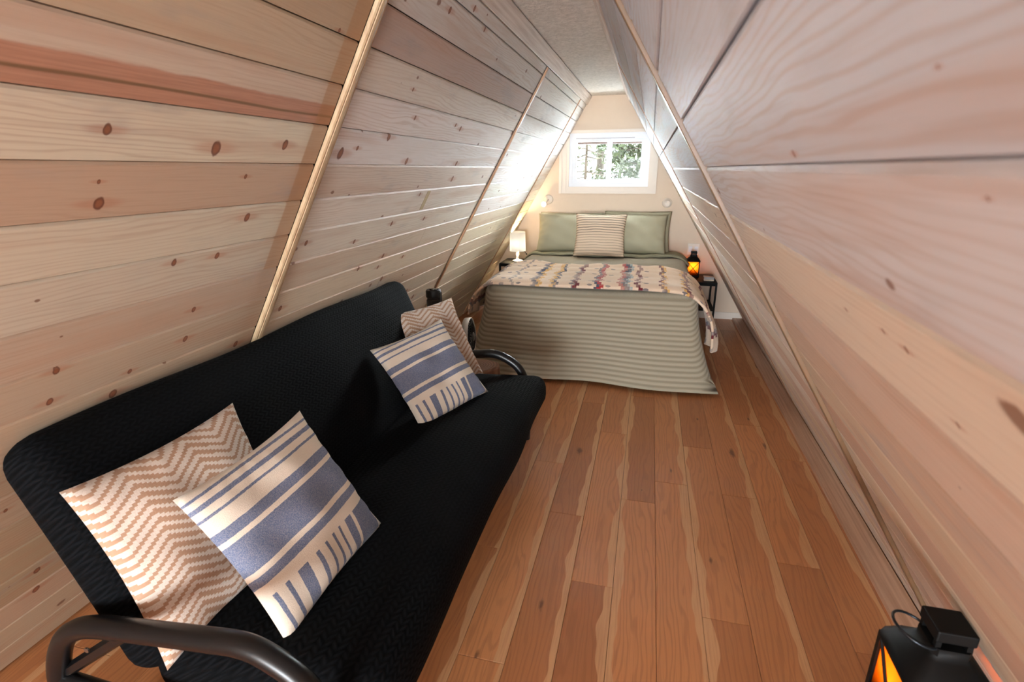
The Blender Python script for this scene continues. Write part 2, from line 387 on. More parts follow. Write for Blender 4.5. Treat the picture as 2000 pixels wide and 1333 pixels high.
near = {-2: (214, 176, 136), -1: (212, 172, 134), 0: (206, 166, 126), 1: (208, 172, 134), 2: (218, 192, 162), 3: (222, 204, 176), 4: (206, 162, 122), 5: (216, 196, 168), 6: (216, 194, 166), 7: (204, 168, 134), 8: (202, 166, 130), 9: (200, 164, 126)}
mid = {-2: (214, 204, 200), -1: (214, 202, 196), 0: (204, 172, 154), 1: (222, 200, 180), 2: (218, 204, 194), 3: (222, 212, 206), 4: (218, 186, 164), 5: (220, 200, 180), 6: (222, 204, 180), 7: (220, 192, 160), 8: (222, 190, 154), 9: (214, 172, 134), 10: (216, 178, 138)}  # upper rows greyed: bluish sheen worked into the board colour
BAYS = [(YF, 1.578), (1.632, 3.704), (3.753, 5.415), (5.445, YB-.004)]
G = .004
for r in range(-2, 18):
    s0, s1 = .118+.1302*(r-1), .118+.1302*r
    if r == -2: s0, s1 = -.20, -.1422
    s1 = min(s1, 2.335)
    for bi, (y0, y1) in enumerate(BAYS):
        j = lambda: random.randint(-7, 7)
        c = near.get(r, (198, 160, 120)) if bi == 0 else mid.get(r, (216, 178, 138)) if bi == 1 else ((220, 212, 204) if r < 7 else (226, 198, 158))  # far bays: gloss reflection above and lamp warmth below put into board colours
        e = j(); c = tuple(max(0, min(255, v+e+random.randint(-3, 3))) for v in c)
        cuts = [y0+G, y1-G]
        if bi == 0: cuts.insert(1, -.35 if r % 3 == 0 else -1.1); cuts.insert(1, -3.1)
        if bi == 1 and r == 7: cuts.insert(1, 2.895)
        if bi == 1 and r == 9: cuts.insert(1, 2.553)
        if bi == 2 and r in (1, 4, 8): cuts.insert(1, 4.55+.1*r/8)
        for a, b in zip(cuts, cuts[1:]):
            ks = [k for k in LK if s0 < k[0] < s1 and a < k[1] < b]
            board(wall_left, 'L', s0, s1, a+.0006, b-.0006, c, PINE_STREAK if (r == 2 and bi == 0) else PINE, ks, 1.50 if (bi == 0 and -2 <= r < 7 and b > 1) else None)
rcol = [(222, 204, 190), (226, 208, 192), (218, 190, 172), (224, 206, 184), (214, 178, 156), (222, 192, 160), (216, 170, 140), (224, 196, 160)]
for r in range(-5, 15):
    s0, s1 = .065+.13*(r-1), .065+.13*r
    s1 = min(s1, 1.885)
    if r == -5: s0 = -.67
    if s1 <= s0+.01: continue
    for bi, (y0, y1) in enumerate([(YF, 1.46), (1.552, 3.700), (3.753, YB-.004)]):
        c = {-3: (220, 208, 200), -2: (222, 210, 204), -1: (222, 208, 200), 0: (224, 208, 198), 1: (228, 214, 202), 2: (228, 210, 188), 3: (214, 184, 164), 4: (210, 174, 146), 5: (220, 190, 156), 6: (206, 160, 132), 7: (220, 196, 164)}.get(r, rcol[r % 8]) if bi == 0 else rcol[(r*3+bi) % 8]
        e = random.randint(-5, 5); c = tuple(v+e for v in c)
        ks = [k for k in RK if s0 < k[0] < s1 and y0 < k[1] < y1]
        cuts = [y0+G, y1-G]
        if bi == 0: cuts[1:1] = [-3.0, -.8]
        if bi == 1 and r % 4 == 1: cuts.insert(1, 2.3+.3*(r % 3))
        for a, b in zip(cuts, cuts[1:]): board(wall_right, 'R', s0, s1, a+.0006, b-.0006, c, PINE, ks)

board(wall_left, 'L', .645, .764, 2.655, 2.695, (196, 158, 100)).location += Vector(nL*.0012)

# battens and edge trims lying on the slopes
def slope_strip(name, side, s0, s1, y0, y1, th, rgb, label, ridged=False, back=0.0):
    u, nn, f = (uL, nL, fL) if side == 'L' else (uR, nR, fR)
    w = y1-y0; b = B()
    if ridged: prof = [(0, -back), (0, .25*th), (.06*w, .6*th), (.16*w, .82*th), (.26*w, .7*th), (.30*w, .92*th), (.5*w, th), (.70*w, .92*th), (.74*w, .7*th), (.84*w, .82*th), (.94*w, .6*th), (w, .25*th), (w, -back)]
    else: prof = [(0, -back), (0, th-.002), (.002, th), (w-.002, th), (w, th-.002), (w, -back)]
    n = len(prof); V = []
    for s in (s0, s1):
        for py, h in prof: V.append(f-u*s+nn*h+np.array([0, y0+py, 0]))
    F = [tuple(range(n)), tuple(range(2*n-1, n-1, -1))]+[(i, n+i, n+(i+1) % n, (i+1) % n) for i in range(n)]
    b.add(V, F); o = b.make(name, TRIM); o.color = lin(*rgb)
    return tag(o, label, 'trim', kind='structure')
slope_strip('trim_1', 'L', -.195, 2.3, 1.578, 1.632, .016, (206, 182, 146), 'wide moulded batten on the left slope beside the futon', True)
slope_strip('trim_2', 'L', -.195, 2.3, 3.722, 3.750, .010, (196, 150, 112), 'second thin batten on the left slope, beyond the futon')
slope_strip('trim_3', 'L', -.195, 2.3, 5.420, 5.442, .006, (196, 150, 112), 'last thin batten on the left slope, beside the bed head')
slope_strip('trim_4', 'R', -.672, 1.87, 1.506, 1.548, .008, (112, 88, 64), 'wide batten on the right slope nearest the viewer', back=.018)
slope_strip('trim_5', 'R', -.672, 1.87, 3.722, 3.750, .004, (150, 108, 84), 'thin batten on the right slope farther down the room', back=.018)
def long_strip(name, side, s0, s1, th, rgb, label):
    u, nn, f = (uL, nL, fL) if side == 'L' else (uR, nR, fR)
    V = []
    for y in (YF, YB-.001):
        for s, h in ((s0, -.018), (s0, th-.002), (s0+.003, th), (s1-.003, th), (s1, th-.002), (s1, -.018)): V.append(f-u*s+nn*h+np.array([0, y, 0]))
    n = 6; b = B().add(V, [tuple(range(n)), tuple(range(2*n-1, n-1, -1))]+[(i, n+i, n+(i+1) % n, (i+1) % n) for i in range(n)])
    o = b.make(name, TRIM_LONG); o.color = lin(*rgb); return tag(o, label, 'trim', kind='structure')
long_strip('trim_6', 'L', -.288, -.20, .010, (226, 214, 204), 'pale flat board along the ceiling edge of the left slope')
long_strip('trim_7', 'R', -.762, -.672, .008, (226, 214, 204), 'pale flat board along the ceiling edge of the right slope')
o = B().box((.955, YF, -.008), (xr(.02)-.004, YB-.002, .018)).make('baseboard_right', TRIM_LONG); o.color = lin(206, 166, 140)
tag(o, 'flat pine strip along the foot of the right slope', 'baseboard', kind='structure')
p = gable_clip((-2.0, .0, 1.1, .075), -.01)
tag(B().prism(p, 1, YB-.014, YB-.0005).make('baseboard_back', WHITE_TRIM), 'low white baseboard at the foot of the cream end wall', 'baseboard', kind='structure')

# floor planks
known = {-1: 1.708, 0: 2.31, -2: 2.127, 2: 1.64, 3: 2.465, -3: 2.57, 1: 2.51, 4: 3.3, 5: 2.9}
PW = .1636
for k in range(-12, 7):
    x0, x1 = -.036+PW*(k-0), -.036+PW*(k+1)
    if k == 6: x1 = xr(0)+.03
    cut0 = known.get(k, 1.2+(k*.47) % 1.25)
    cuts = [cut0+1.29*m for m in range(-8, 6)]; cuts = [YF]+[c for c in cuts if YF+.1 < c < YB-.1]+[YB]
    for a, b in zip(cuts, cuts[1:]):
        w, L = x1-x0, b-a; key = ('fp', round(w, 4), round(L, 3)); g = .0006
        if key not in _pm:
            hw, hl, t = w/2-g, L/2-g, .009; c = .0012
            V = [(-hw, -hl, -t), (hw, -hl, -t), (hw, hl, -t), (-hw, hl, -t), (-hw, -hl, -c), (hw, -hl, -c), (hw, hl, -c), (-hw, hl, -c), (-hw+c, -hl+c, 0), (hw-c, -hl+c, 0), (hw-c, hl-c, 0), (-hw+c, hl-c, 0)]
            F = [(3, 2, 1, 0), (8, 9, 10, 11)]+[(i, (i+1) % 4, 4+(i+1) % 4, 4+i) for i in range(4)]+[(4+i, 4+(i+1) % 4, 8+(i+1) % 4, 8+i) for i in range(4)]
            _pm[key] = mesh('floor_plank', V, F, FLOOR)
        o = link('floor_plank', _pm[key], FL); o.location = ((x0+x1)/2, (a+b)/2, 0)
        sd = -1.0 if k in (0, 2, -5) else 1.0
        o['sap'] = (sd, random.uniform(.010, .026) if random.random() > .12 else -.08, random.uniform(-.014, .014))

# ------------------------------------------------------------------ window over the bed
win = B()
fy0, fy1 = YB+.004, YB+.085
def rect_ring(b, o, i, y0, y1):
    b.box((o[0], y0, o[1]), (i[0], y1, o[3])); b.box((i[2], y0, o[1]), (o[2], y1, o[3]))
    b.box((i[0], y0, o[1]), (i[2], y1, i[1])); b.box((i[0], y0, i[3]), (i[2], y1, o[3])); return b
win_o = rect_ring(win, (WX0, WZ0, WX1, WZ1), (WX0+.035, WZ0+.035, WX1-.055, WZ1-.05), fy0, fy1).make('window_1', VINYL)
tag(win_o, 'small white sliding window above the bed with trees outside', 'window', kind='structure')
rect_ring(B(), (WX0+.035, WZ0+.035, -.43, WZ1-.052), (-.789, 1.458, -.476, 1.842), fy0+.012, fy0+.042).make('sash', VINYL, win_o)
rect_ring(B(), (-.455, WZ0+.035, WX1-.055, WZ1-.052), (-.425, 1.466, -.121, 1.835), fy0+.044, fy0+.07).make('sash', VINYL, win_o)
B().box((-.789, fy0+.024, 1.458), (-.476, fy0+.028, 1.842)).make('pane', GLASS, win_o)
B().box((-.425, fy0+.055, 1.466), (-.121, fy0+.059, 1.835)).make('pane', GLASS, win_o)
tk = B()
for i in range(3): tk.box((-.80, fy0-.002+.003*i, 1.868+.012*i), (-.19, fy0+.02, 1.876+.012*i))
tag(tk.make('upper_track', plain('grey_track', (196, 196, 204), .5), win_o), 'grey ribbed upper track')
def casing(name, r, steps):
    b = B()
    x0, z0, x1, z1 = r
    for (dx0, dz0, dx1, dz1, th) in steps:
        p = gable_clip((x0+dx0, z0+dz0, x1+dx1, z1+dz1), -.006)
        if len(p) > 2: b.prism(p, 1, YB-th, YB)
    return b.make(name, WHITE_TRIM, win_o)
cw = .105
casing('casing', (WX0-cw, WZ0-.07, WX0, WZ1), [(0, 0, 0, 0, .010), (0, 0, -.078, 0, .020), (.045, 0, -.030, 0, .015)])
casing('casing', (WX1, WZ0-.07, WX1+.085, WZ1), [(0, 0, 0, 0, .010), (.060, 0, 0, 0, .020), (.024, 0, -.030, 0, .015)])
casing('casing', (WX0, WZ0-.07, WX1, WZ0-.003), [(0, 0, 0, 0, .010), (0, 0, 0, -.05, .020), (0, .03, 0, -.018, .015)])
casing('casing', (WX0-cw, WZ1, WX1+.085, WZ1+.03), [(0, 0, 0, 0, .010), (0, .018, 0, 0, .016)])

# outdoors seen through the panes
SNOW = plain('snowy_ground', (225, 228, 230), .9, .2, scale=.6)
g = B().box((-60, 6.3, -3.3), (60, 140, -3.0)).make('ground', SNOW); tag(g, 'pale snowy ground far below the window', 'ground', kind='structure')
ev = B().box((-2.6, 6.12, 1.86), (1.8, 6.55, 1.96)); ev.box((-2.6, 6.50, 1.838), (1.8, 6.55, 1.96))
tag(ev.make('trim_8', plain('brown_eave', (34, 19, 17), .7)), 'dark brown eave board outside the top of the window', 'trim', kind='structure')
BARK = plain('bark', (60, 53, 46), .9, .2, vary=.25, scale=14, bump=.5)
NEEDLE = plain('pine_needles', (46, 52, 30), .8, .2, vary=.35, scale=3)
NEEDLE2 = plain('dull_needles', (62, 64, 46), .8, .2, vary=.35, scale=3)
def tree(name, x, y, r, ztop, label, nbr, spread, zlo, mat, cluster=26, size=.09, seed=1, side=(0, 2*PI), drop=.15):
    rg = random.Random(seed)
    t = thing(name, label, 'tree', (x, y, -3.0), 'trees outside the window')
    b = B(); seg = 10
    b.tube([(x+.03*math.sin(i), y, -3.02+(ztop+3)*i/8) for i in range(9)], [r*1.6]+[r*(1.15-.1*i) for i in range(8)], 9)
    for i in range(nbr): pass
    bo = b.make('trunk', BARK, t, True)
    br = B(); fo = B()
    for i in range(nbr):
        z = zlo+(ztop-zlo)*i/nbr+rg.uniform(-.05, .05); th = rg.uniform(*side); L = spread*(1-.55*(z-zlo)/(ztop-zlo))*rg.uniform(.6, 1.1)
        d = np.array([math.cos(th), math.sin(th), -drop+rg.uniform(-.15, .25)])
        p0 = np.array([x, y, z]); br.tube([p0, p0+d*L*.5, p0+d*L+np.array([0, 0, .05])], [r*.22+.006, r*.15+.004, .003], 4)
        for k in range(cluster):
            u = rg.uniform(.25, 1.05); c = p0+d*L*u+np.array([rg.gauss(0, .08), rg.gauss(0, .08), rg.gauss(0, .06)])
            a = np.array([rg.gauss(0, 1), rg.gauss(0, 1), rg.gauss(0, 1)]); a /= np.linalg.norm(a); e = np.cross(a, [rg.random(), rg.random(), rg.random()]); e /= np.linalg.norm(e)+1e-6
            s = size*rg.uniform(.5, 1.2)
            fo.add([c-a*s, c+e*s*.35, c+a*s, c-e*s*.35], [(0, 1, 2, 3)])
    br.make('branches', BARK, t)
    f = fo.make('foliage', mat, t); f['kind'] = 'stuff'
tree('pine_tree', -1.02, 9.0, .030, 4.0, 'thin young tree with sparse needles outside the left window pane', 46, .55, .7, NEEDLE2, 12, .05, 3)
tree('pine_tree', -1.06, 12.0, .105, 6.0, 'thick grey trunk at the right edge of the left window pane', 30, 1.1, 2.25, NEEDLE2, 18, .07, 5)
tree('pine_tree', -.56, 10.6, .045, 5.0, 'dense green conifer filling the right window pane', 110, .72, .9, NEEDLE, 46, .075, 8)
tree('pine_tree', -.20, 13.5, .06, 5.0, 'darker conifer behind the dense green one outside the right pane', 60, .8, .9, NEEDLE2, 30, .09, 11)
tree('pine_tree', -1.9, 14.0, .06, 5.0, 'bare-looking tree farther off at the left edge of the left pane', 50, 1.0, 1.0, NEEDLE2, 18, .07, 14)

# ------------------------------------------------------------------ futon
def futon_fabric():
    n = N('black_braided_cover'); p = n.obj(); x, y, z = n.sep(p)
    v = n.M('MULTIPLY', n.M('ADD', z, n.M('MULTIPLY', x, -.75)), 66.0); u = n.M('MULTIPLY', y, 46.0)
    row = n.M('FLOOR', v); sgn = n.M('SUBTRACT', n.M('MULTIPLY', n.M('MODULO', n.M('ABSOLUTE', row), 2.0), 2.0), 1.0)
    fv = n.M('FRACT', v)
    a = n.M('SINE', n.M('MULTIPLY', n.M('ADD', u, n.M('MULTIPLY', sgn, n.M('MULTIPLY', fv, .9))), 2*PI))
    h = n.M('ADD', n.M('MULTIPLY', a, .5), n.M('MULTIPLY', n.M('SINE', n.M('MULTIPLY', fv, PI)), 1.0))
    n.bump(n.M('ADD', h, n.M('MULTIPLY', n.noise(p, 9, 2), 1.5)), .22, .005)
    c = n.mix(n.sm(h, .0, 1.4), lin(3, 4, 5), lin(14, 15, 18))
    return n.fin(c, .9, .09)
FUT = futon_fabric()
fut = thing('futon_sofa', 'black futon sofa with braided stretch cover and black tubular metal arms along the left slope', 'sofa', (-.95, 1.69, 0))
def lerp_surface(c, ax_u, ax_v, ax_w, size, r, seg, bulge, name):
    v, f = rounded_box(size, r, 4, seg)
    hu, hv, hw = np.array(size)/2
    k = (1-(v[:, 0]/hu)**2)*(1-(v[:, 1]/hv)**2)
    v[:, 2] += np.sign(v[:, 2])*bulge*np.clip(k, 0, 1)
    v[:, 2] += .004*np.sin(v[:, 1]*11+v[:, 0]*5)*(np.abs(v[:, 2]) > 0)
    v[:, 0] += .006*np.sin(v[:, 1]*6.3)
    M = np.array([ax_u, ax_v, ax_w])
    b = B(); b.add(np.array(c)+v@M, f); return b
ty = np.array([0, 1.0, 0])
def seat_axes(a): return np.array([math.cos(a), 0, math.sin(a)]), np.array([-math.sin(a), 0, math.cos(a)])
su, sn = seat_axes(math.radians(3.0))
seat = lerp_surface((-.83, 1.755, .362), su, ty, sn, (.68, 2.0, .175), .07, (10, 30, 1), .012, 'seat')
seat.make('seat_mattress', FUT, fut, True)
ang = math.atan2(.545, -.235)
bu, bn = np.array([math.cos(ang), 0, math.sin(ang)]), np.array([math.sin(ang), 0, -math.cos(ang)])
back = lerp_surface((-1.278, 1.742, .650), bu, ty, bn, (.68, 2.0, .165), .072, (10, 30, 1), .012, 'back')
back.make('backrest_mattress', FUT, fut, True)
for Y, k in ((.695, .937), (2.785, 1.0)):
    K = lambda pts: [(px*k, Y, max(.012, 1.565-(1.565-pz)*k) if pz > .05 else .012) for px, pz in pts]
    path = bez(K([(-1.47, .012), (-1.478, .17), (-1.458, .30), (-1.405, .405), (-1.34, .458), (-1.265, .485), (-1.15, .502), (-.94, .530), (-.825, .541), (-.745, .516), (-.675, .465), (-.635, .38), (-.625, .26), (-.63, .012)]), 6)
    arm = B().tube(path, .0258, 14).make('arm_tube', BLACK_METAL, fut, True)
    B().tube(bez(K([(-1.466, .26), (-1.25, .252), (-.9, .248), (-.63, .24)]), 5), .020, 12).make('lower_rail', BLACK_METAL, fut, True)
    s = 1 if Y < 1 else -1
    e0, e1, e2 = K([(-1.45, .275), (-1.20, .465), (-1.325, .397)])
    bo = B().tube([(e0[0], Y+.01*s, e0[2]), (e1[0], Y+.012*s, e1[2])], .017, 6).make('brace', BLACK_METAL, fut)
    B().lathe([(1e-5, 0), (.007, 0), (.007, .003), (.004, .006), (1e-5, .006)], (e2[0], Y-.006*s, e2[2]), 12, np.array([[1, 0, 0], [0, 0, 1], [0, -1, 0]])).make('bolt', plain('steel_bolt', (180, 180, 180), .3, metal=1), bo)
for x, z in ((-.60, .26), (-1.14, .25)):
    B().box((x-.02, .76, z-.025), (x+.02, 2.77, z+.012)).make('frame_rail', BLACK_METAL, fut)
sl = B()
for i in range(9): sl.box((-1.14, .86+.22*i, .264), (-.60, .89+.22*i, .270))
sl.make('seat_slats', BLACK_METAL, fut)['kind'] = 'stuff'

# ------------------------------------------------------------------ cushions
def pillow_mesh(name, w, h, t, mat, n=26, pinch=.07, seed=0, sag=0.0, wr=.004):
    g = np.linspace(-1, 1, n+1); V = []; F = []; rg = np.random.default_rng(seed); ph = rg.uniform(0, 6, 8)
    for sgn in (1, -1):
        for a in g:
            for b in g:
                prof = (max(0, 1-abs(a)**2.3)*max(0, 1-abs(b)**2.3))**.52
                x = a*(1-pinch*(1-b*b)*abs(a)**3)*w/2; y = b*(1-pinch*(1-a*a)*abs(b)**3)*h/2
                z = sgn*t/2*prof
                e = max(abs(a), abs(b))
                z += wr*math.sin(7*a+ph[0]+3*b)*math.sin(5*b+ph[1])*prof*2
                z += wr*1.6*math.sin(22*a*b+9*a+ph[2])*(e**4)*(prof > 0)*sgn*.5
                y -= sag*(1-b)*.5*prof
                V.append((x, y, z))
    m = n+1
    def id(s, i, j):
        if s == 1 and (i in (0, n) or j in (0, n)): s = 0
        return s*m*m+i*m+j
    for s in (0, 1):
        for i in range(n):
            for j in range(n):
                q = [id(s, i, j), id(s, i+1, j), id(s, i+1, j+1), id(s, i, j+1)]; F.append(q if s == 0 else q[::-1])
    used = sorted({i for f in F for i in f}); mp = {u: k for k, u in enumerate(used)}
    return mesh(name, [V[u] for u in used], [[mp[i] for i in f] for f in F], mat, True)
def cushion(name, label, cat, c, M, w, h, t, mat, group=None, **kw):
    o = link(name, pillow_mesh(name, w, h, t, mat, **kw)); M = np.array(M)
    o.matrix_world = Matrix([list(M[i])+[c[i]] for i in range(3)]+[[0, 0, 0, 1]])
    return tag(o, label, cat, group)
def blue_stripe(s):
    n = N('blue_stripe_cotton'); p = n.obj(); x, y, z = n.sep(p)
    wv = n.noise(p, 420, 2, .6); u = n.M('ADD', n.M('DIVIDE', x, s), .5); v = n.M('SUBTRACT', .5, n.M('DIVIDE', y, s))
    cr_, bl = lin(226, 212, 194), lin(94, 106, 136)
    def bands(c, fac_in): return n.ramp(fac_in, c)
    jit = n.M('MULTIPLY', n.M('SUBTRACT', n.noise(p, 90, 2), .5), .006)
    vv = n.M('ADD', v, jit); uu = n.M('ADD', u, jit)
    a = bands([(0, cr_), (.045, bl), (.06, cr_), (.095, bl), (.125, cr_), (.165, bl), (.18, cr_), (.27, bl), (.335, cr_), (.365, bl), (.565, cr_), (.60, bl), (.655, cr_)], vv)
    bb = bands([(0, cr_), (.06, bl), (.085, cr_), (.14, bl), (.165, cr_), (.225, bl), (.30, cr_), (.365, bl), (.395, cr_), (.455, bl), (.48, cr_), (.535, bl), (.555, cr_), (.605, bl), (.625, cr_), (.675, bl), (.735, cr_), (.765, bl), (.96, cr_)], uu)
    c = n.mix(n.M('GREATER_THAN', vv, .73), a, bb)
    c = n.mix(n.M('GREATER_THAN', vv, .985), c, cr_)
    c = n.mix(n.sm(wv, .35, .7, 0, .45), c, n.mix(.5, c, lin(240, 230, 216)))
    n.bump(wv, .35, .003)
    return n.fin(c, .9, .15, sheen=.1)
def tan_zigzag(s):
    n = N('tan_zigzag_knit'); p = n.obj(); x, y, z = n.sep(p)
    qx = n.M('DIVIDE', n.M('FLOOR', n.M('MULTIPLY', x, 56/s)), 56/s); qy = n.M('DIVIDE', n.M('FLOOR', n.M('MULTIPLY', y, 100/s)), 100/s)
    tri = n.M('PINGPONG', n.M('ADD', n.M('DIVIDE', qx, s), 5.03), .17)
    t = n.M('ADD', n.M('MULTIPLY', n.M('DIVIDE', qy, s), 20.0), n.M('MULTIPLY', tri, 11.0))
    fr = n.M('FRACT', t)
    m = n.M('GREATER_THAN', fr, .48)
    wv = n.noise(p, 300, 2, .6)
    c = n.mix(m, lin(186, 150, 124), lin(224, 212, 200))
    c = n.mix(n.sm(wv, .35, .7, 0, .3), c, n.mix(.5, c, lin(150, 115, 90)))
    n.bump(n.M('ADD', n.M('MULTIPLY', wv, .5), m), .4, .004)
    return n.fin(c, .95, .1, sheen=.1)
BS, TZ = blue_stripe(.455), tan_zigzag(.50)
cg = 'throw cushions on the futon'
cushion('cushion', 'tan and white zigzag cushion at the near end of the futon', 'cushion', (-1.1391, 0.9853, 0.6461), [[.0541, -.3825, .9224], [.9985, .0226, -.0492], [-.002, .9237, .3832]], 0.503, 0.503, .135, TZ, cg, seed=1)
cushion('cushion', 'blue and cream striped cushion leaning on the near tan zigzag one', 'cushion', (-0.9139, 1.0712, 0.6407), [[.0536, -.5388, .8407], [.9973, -.0137, -.0723], [.0505, .8423, .5366]], 0.461, 0.461, .125, BS, cg, seed=2)
cushion('cushion', 'tan and white zigzag cushion at the far end of the futon', 'cushion', (-1.1088, 2.5882, 0.6273), [[.4877, -.4621, .7407], [.8728, .2406, -.4246], [.018, .8535, .5207]], 0.499, 0.499, .12, TZ, cg, seed=3)
cushion('cushion', 'blue and cream striped cushion leaning on the far tan zigzag one', 'cushion', (-0.9837, 2.2506, 0.6174), [[.4216, -.6138, .6674], [.9, .1933, -.3908], [.1109, .7654, .6339]], 0.458, 0.458, .12, BS, cg, seed=4)

# ------------------------------------------------------------------ bed
BX0, BX1, BY0, BY1, BT = -1.235, .40, 3.90, 5.78, .705
bed = thing('bed', 'double bed under a sage ribbed bedspread at the far end of the room', 'bed', (-.405, 4.85, 0))
B().box((BX0+.06, BY0+.08, .24), (BX1-.06, 5.88, .66), .05).make('mattress', plain('white_ticking', (220, 214, 204), .9), bed, True)
B().box((BX0+.07, BY0+.10, .14), (BX1-.07, 5.87, .238)).make('bed_base', BLACK_SATIN, bed)
for x in (BX0+.12, BX1-.12):
    for y in (BY0+.16, 5.8): B().box((x-.025, y-.025, 0), (x+.025, y+.025, .14)).make('leg', BLACK_SATIN, bed)
def spread_mat():
    n = N('sage_ribbed_cotton'); p = n.obj(); x, y, z = n.sep(p)
    co = n.M('ADD', n.sep(n.new('ShaderNodeAttribute', attribute_type='GEOMETRY', attribute_name='cloth').outputs['Vector'])[0], n.M('MULTIPLY', n.noise(p, 2.2, 2), .006))
    w = n.M('SINE', n.M('MULTIPLY', co, 2*PI/.0345))
    wv = n.M('MULTIPLY', n.M('SINE', n.M('MULTIPLY', x, 700.0)), n.M('SINE', n.M('MULTIPLY', co, 700.0)))
    n.bump(n.M('ADD', n.M('ADD', w, n.M('MULTIPLY', wv, .25)), n.M('MULTIPLY', n.noise(p, 4, 3), 1.2)), .5, .004)
    c = n.mix(n.sm(w, -1, .6), lin(140, 131, 112), lin(164, 155, 136))
    return n.fin(c, .9, .15, sheen=.15)
SPREAD = spread_mat()
def drape(v):
    x, y, z = v[:, 0].copy(), v[:, 1].copy(), v[:, 2].copy()
    f = np.clip((.63-z)/.63, 0, 1); fr = np.clip((4.35-y)/.45, 0, 1); fr = fr*fr*(3-2*fr)
    cx = (BX0+BX1)/2; s = (x-cx)/((BX1-BX0)/2)
    y = y-fr*(.20*f**1.2+.028*f*np.sin(x*7.0+1)+.03*f*s)
    x = x+np.sign(s)*np.abs(s)**3*(fr*.185*f**1.7+.03*f*(1-fr))+.01*f*np.sin(y*9)*(1-fr)*np.abs(s)**3
    z = z+.008*np.sin(x*3.1)*np.clip(z-.6, 0, .1)*10*np.clip((BY1-y), 0, 1)
    return np.stack([x, y, z], 1)
v, f = rounded_box((BX1-BX0, BY1-BY0, BT-.004), .085, 6, (40, 44, 20))
v = v+np.array([(BX0+BX1)/2, (BY0+BY1)/2, (BT+.004)/2])
v = np.where(np.arange(3) == 2, np.where(v[:, 2:3] < .09, np.maximum(v, 0)*0+v, v), v)
# below the top rounding the cloth hangs straight: undo the lower rounding
lo = v[:, 2] < .09
hx, hy = (BX1-BX0)/2, (BY1-BY0)/2; cxm, cym = (BX0+BX1)/2, (BY0+BY1)/2
fx = (v[:, 0]-cxm)/hx; fyy = (v[:, 1]-cym)/hy
keep = [q for q in f if not all(v[i, 2] < .03 for i in q)]
mxy = np.maximum(np.abs(fx), np.abs(fyy)); sc = np.where(lo & (mxy > .5), 1/np.maximum(mxy, 1e-6), 1.0)
v[:, 0] = cxm+np.where(lo & (np.abs(fx) > .9), np.sign(fx)*hx, v[:, 0]-cxm); v[:, 1] = cym+np.where(lo & (np.abs(fyy) > .95), np.sign(fyy)*hy, v[:, 1]-cym)
cloth = v[:, 2]-v[:, 1]
v = drape(v); v[:, 2] = np.maximum(v[:, 2], .006)
sp = B().add(v, keep).make('bedspread', SPREAD, None, True)
sp.data.attributes.new('cloth', 'FLOAT_VECTOR', 'POINT').data.foreach_set('vector', np.stack([cloth, cloth*0, cloth*0], 1).astype(np.float32).ravel())
tag(sp, 'sage grey ribbed bedspread hanging to the floor over the foot of the bed', 'bedspread')
SHEET = plain('sage_sheet', (160, 158, 136), .85, .2, vary=.05, scale=8)
sh = B()
def sheet_fn(q):
    x, y, z = q[:, 0].copy(), q[:, 1].copy(), q[:, 2].copy()
    e = np.clip((np.abs(x-cxm)-(hx-.10))/.14, 0, 1)
    z = z-.10*e**2+.006*np.sin(x*13+y*9)+.004*np.sin(x*31)
    y = y+.02*np.sin(x*4+.6)
    return np.stack([x, y, z], 1)
sh.rbox((cxm, 5.62, .722), (hx*2+.06, .34, .022), .010, 2, (40, 6, 1), sheet_fn)
sh.rbox((cxm-.01, 5.50, .729), (hx*2+.02, .07, .018), .008, 2, (40, 3, 1), sheet_fn)
tag(sh.make('folded_sheet', SHEET, None, True), 'sage bed sheet turned back in a fold in front of the pillows', 'sheet')
SAGE = plain('sage_pillowcase', (172, 168, 144), .8, .25, vary=.06, scale=6)
def lean(a): return np.array([[1, 0, 0], [0, math.sin(a), -math.cos(a)], [0, math.cos(a), math.sin(a)]])
cushion('pillow', 'sage green pillow on the left, at the front', 'pillow', (-.80, 5.655, .918), lean(math.radians(22)), .70, .42, .21, SAGE, 'sage bed pillows', seed=11, wr=.007, pinch=.05)
cushion('pillow', 'sage green pillow on the right, at the front', 'pillow', (-.145, 5.655, .918), lean(math.radians(22)), .68, .42, .21, SAGE, 'sage bed pillows', seed=12, wr=.007, pinch=.05)
cushion('pillow', 'sage green pillow propped behind the left front one', 'pillow', (-.80, 5.80, .915), lean(math.radians(12)), .70, .42, .12, SAGE, 'sage bed pillows', seed=13, wr=.006, pinch=.05)
cushion('pillow', 'sage green pillow propped behind the right front one', 'pillow', (-.11, 5.80, .925), lean(math.radians(12)), .69, .44, .12, SAGE, 'sage bed pillows', seed=14, wr=.006, pinch=.05)
def ribbed():
    n = N('cream_ribbed_knit'); p = n.obj(); x, y, z = n.sep(p)
    w = n.M('FRACT', n.M('ADD', n.M('MULTIPLY', y, 38.0), n.M('MULTIPLY', n.M('SUBTRACT', n.noise(p, 12, 2), .5), .25)))
    li = n.sm(n.M('ABSOLUTE', n.M('SUBTRACT', w, .5)), .10, .22, 1, 0)
    st = n.sm(y, -.03, .03, .45, .85)
    c = n.mix(n.M('MULTIPLY', li, st), lin(222, 200, 176), lin(120, 108, 98)); n.bump(n.M('SUBTRACT', 1.0, li), .5, .005)
    return n.fin(c, .9, .15)
cushion('cushion', 'cream cushion with thin grey ribs in the middle of the bed head', 'cushion', (-.468, 5.475, .922), lean(math.radians(24)), .52, .455, .15, ribbed(), seed=21, wr=.005)

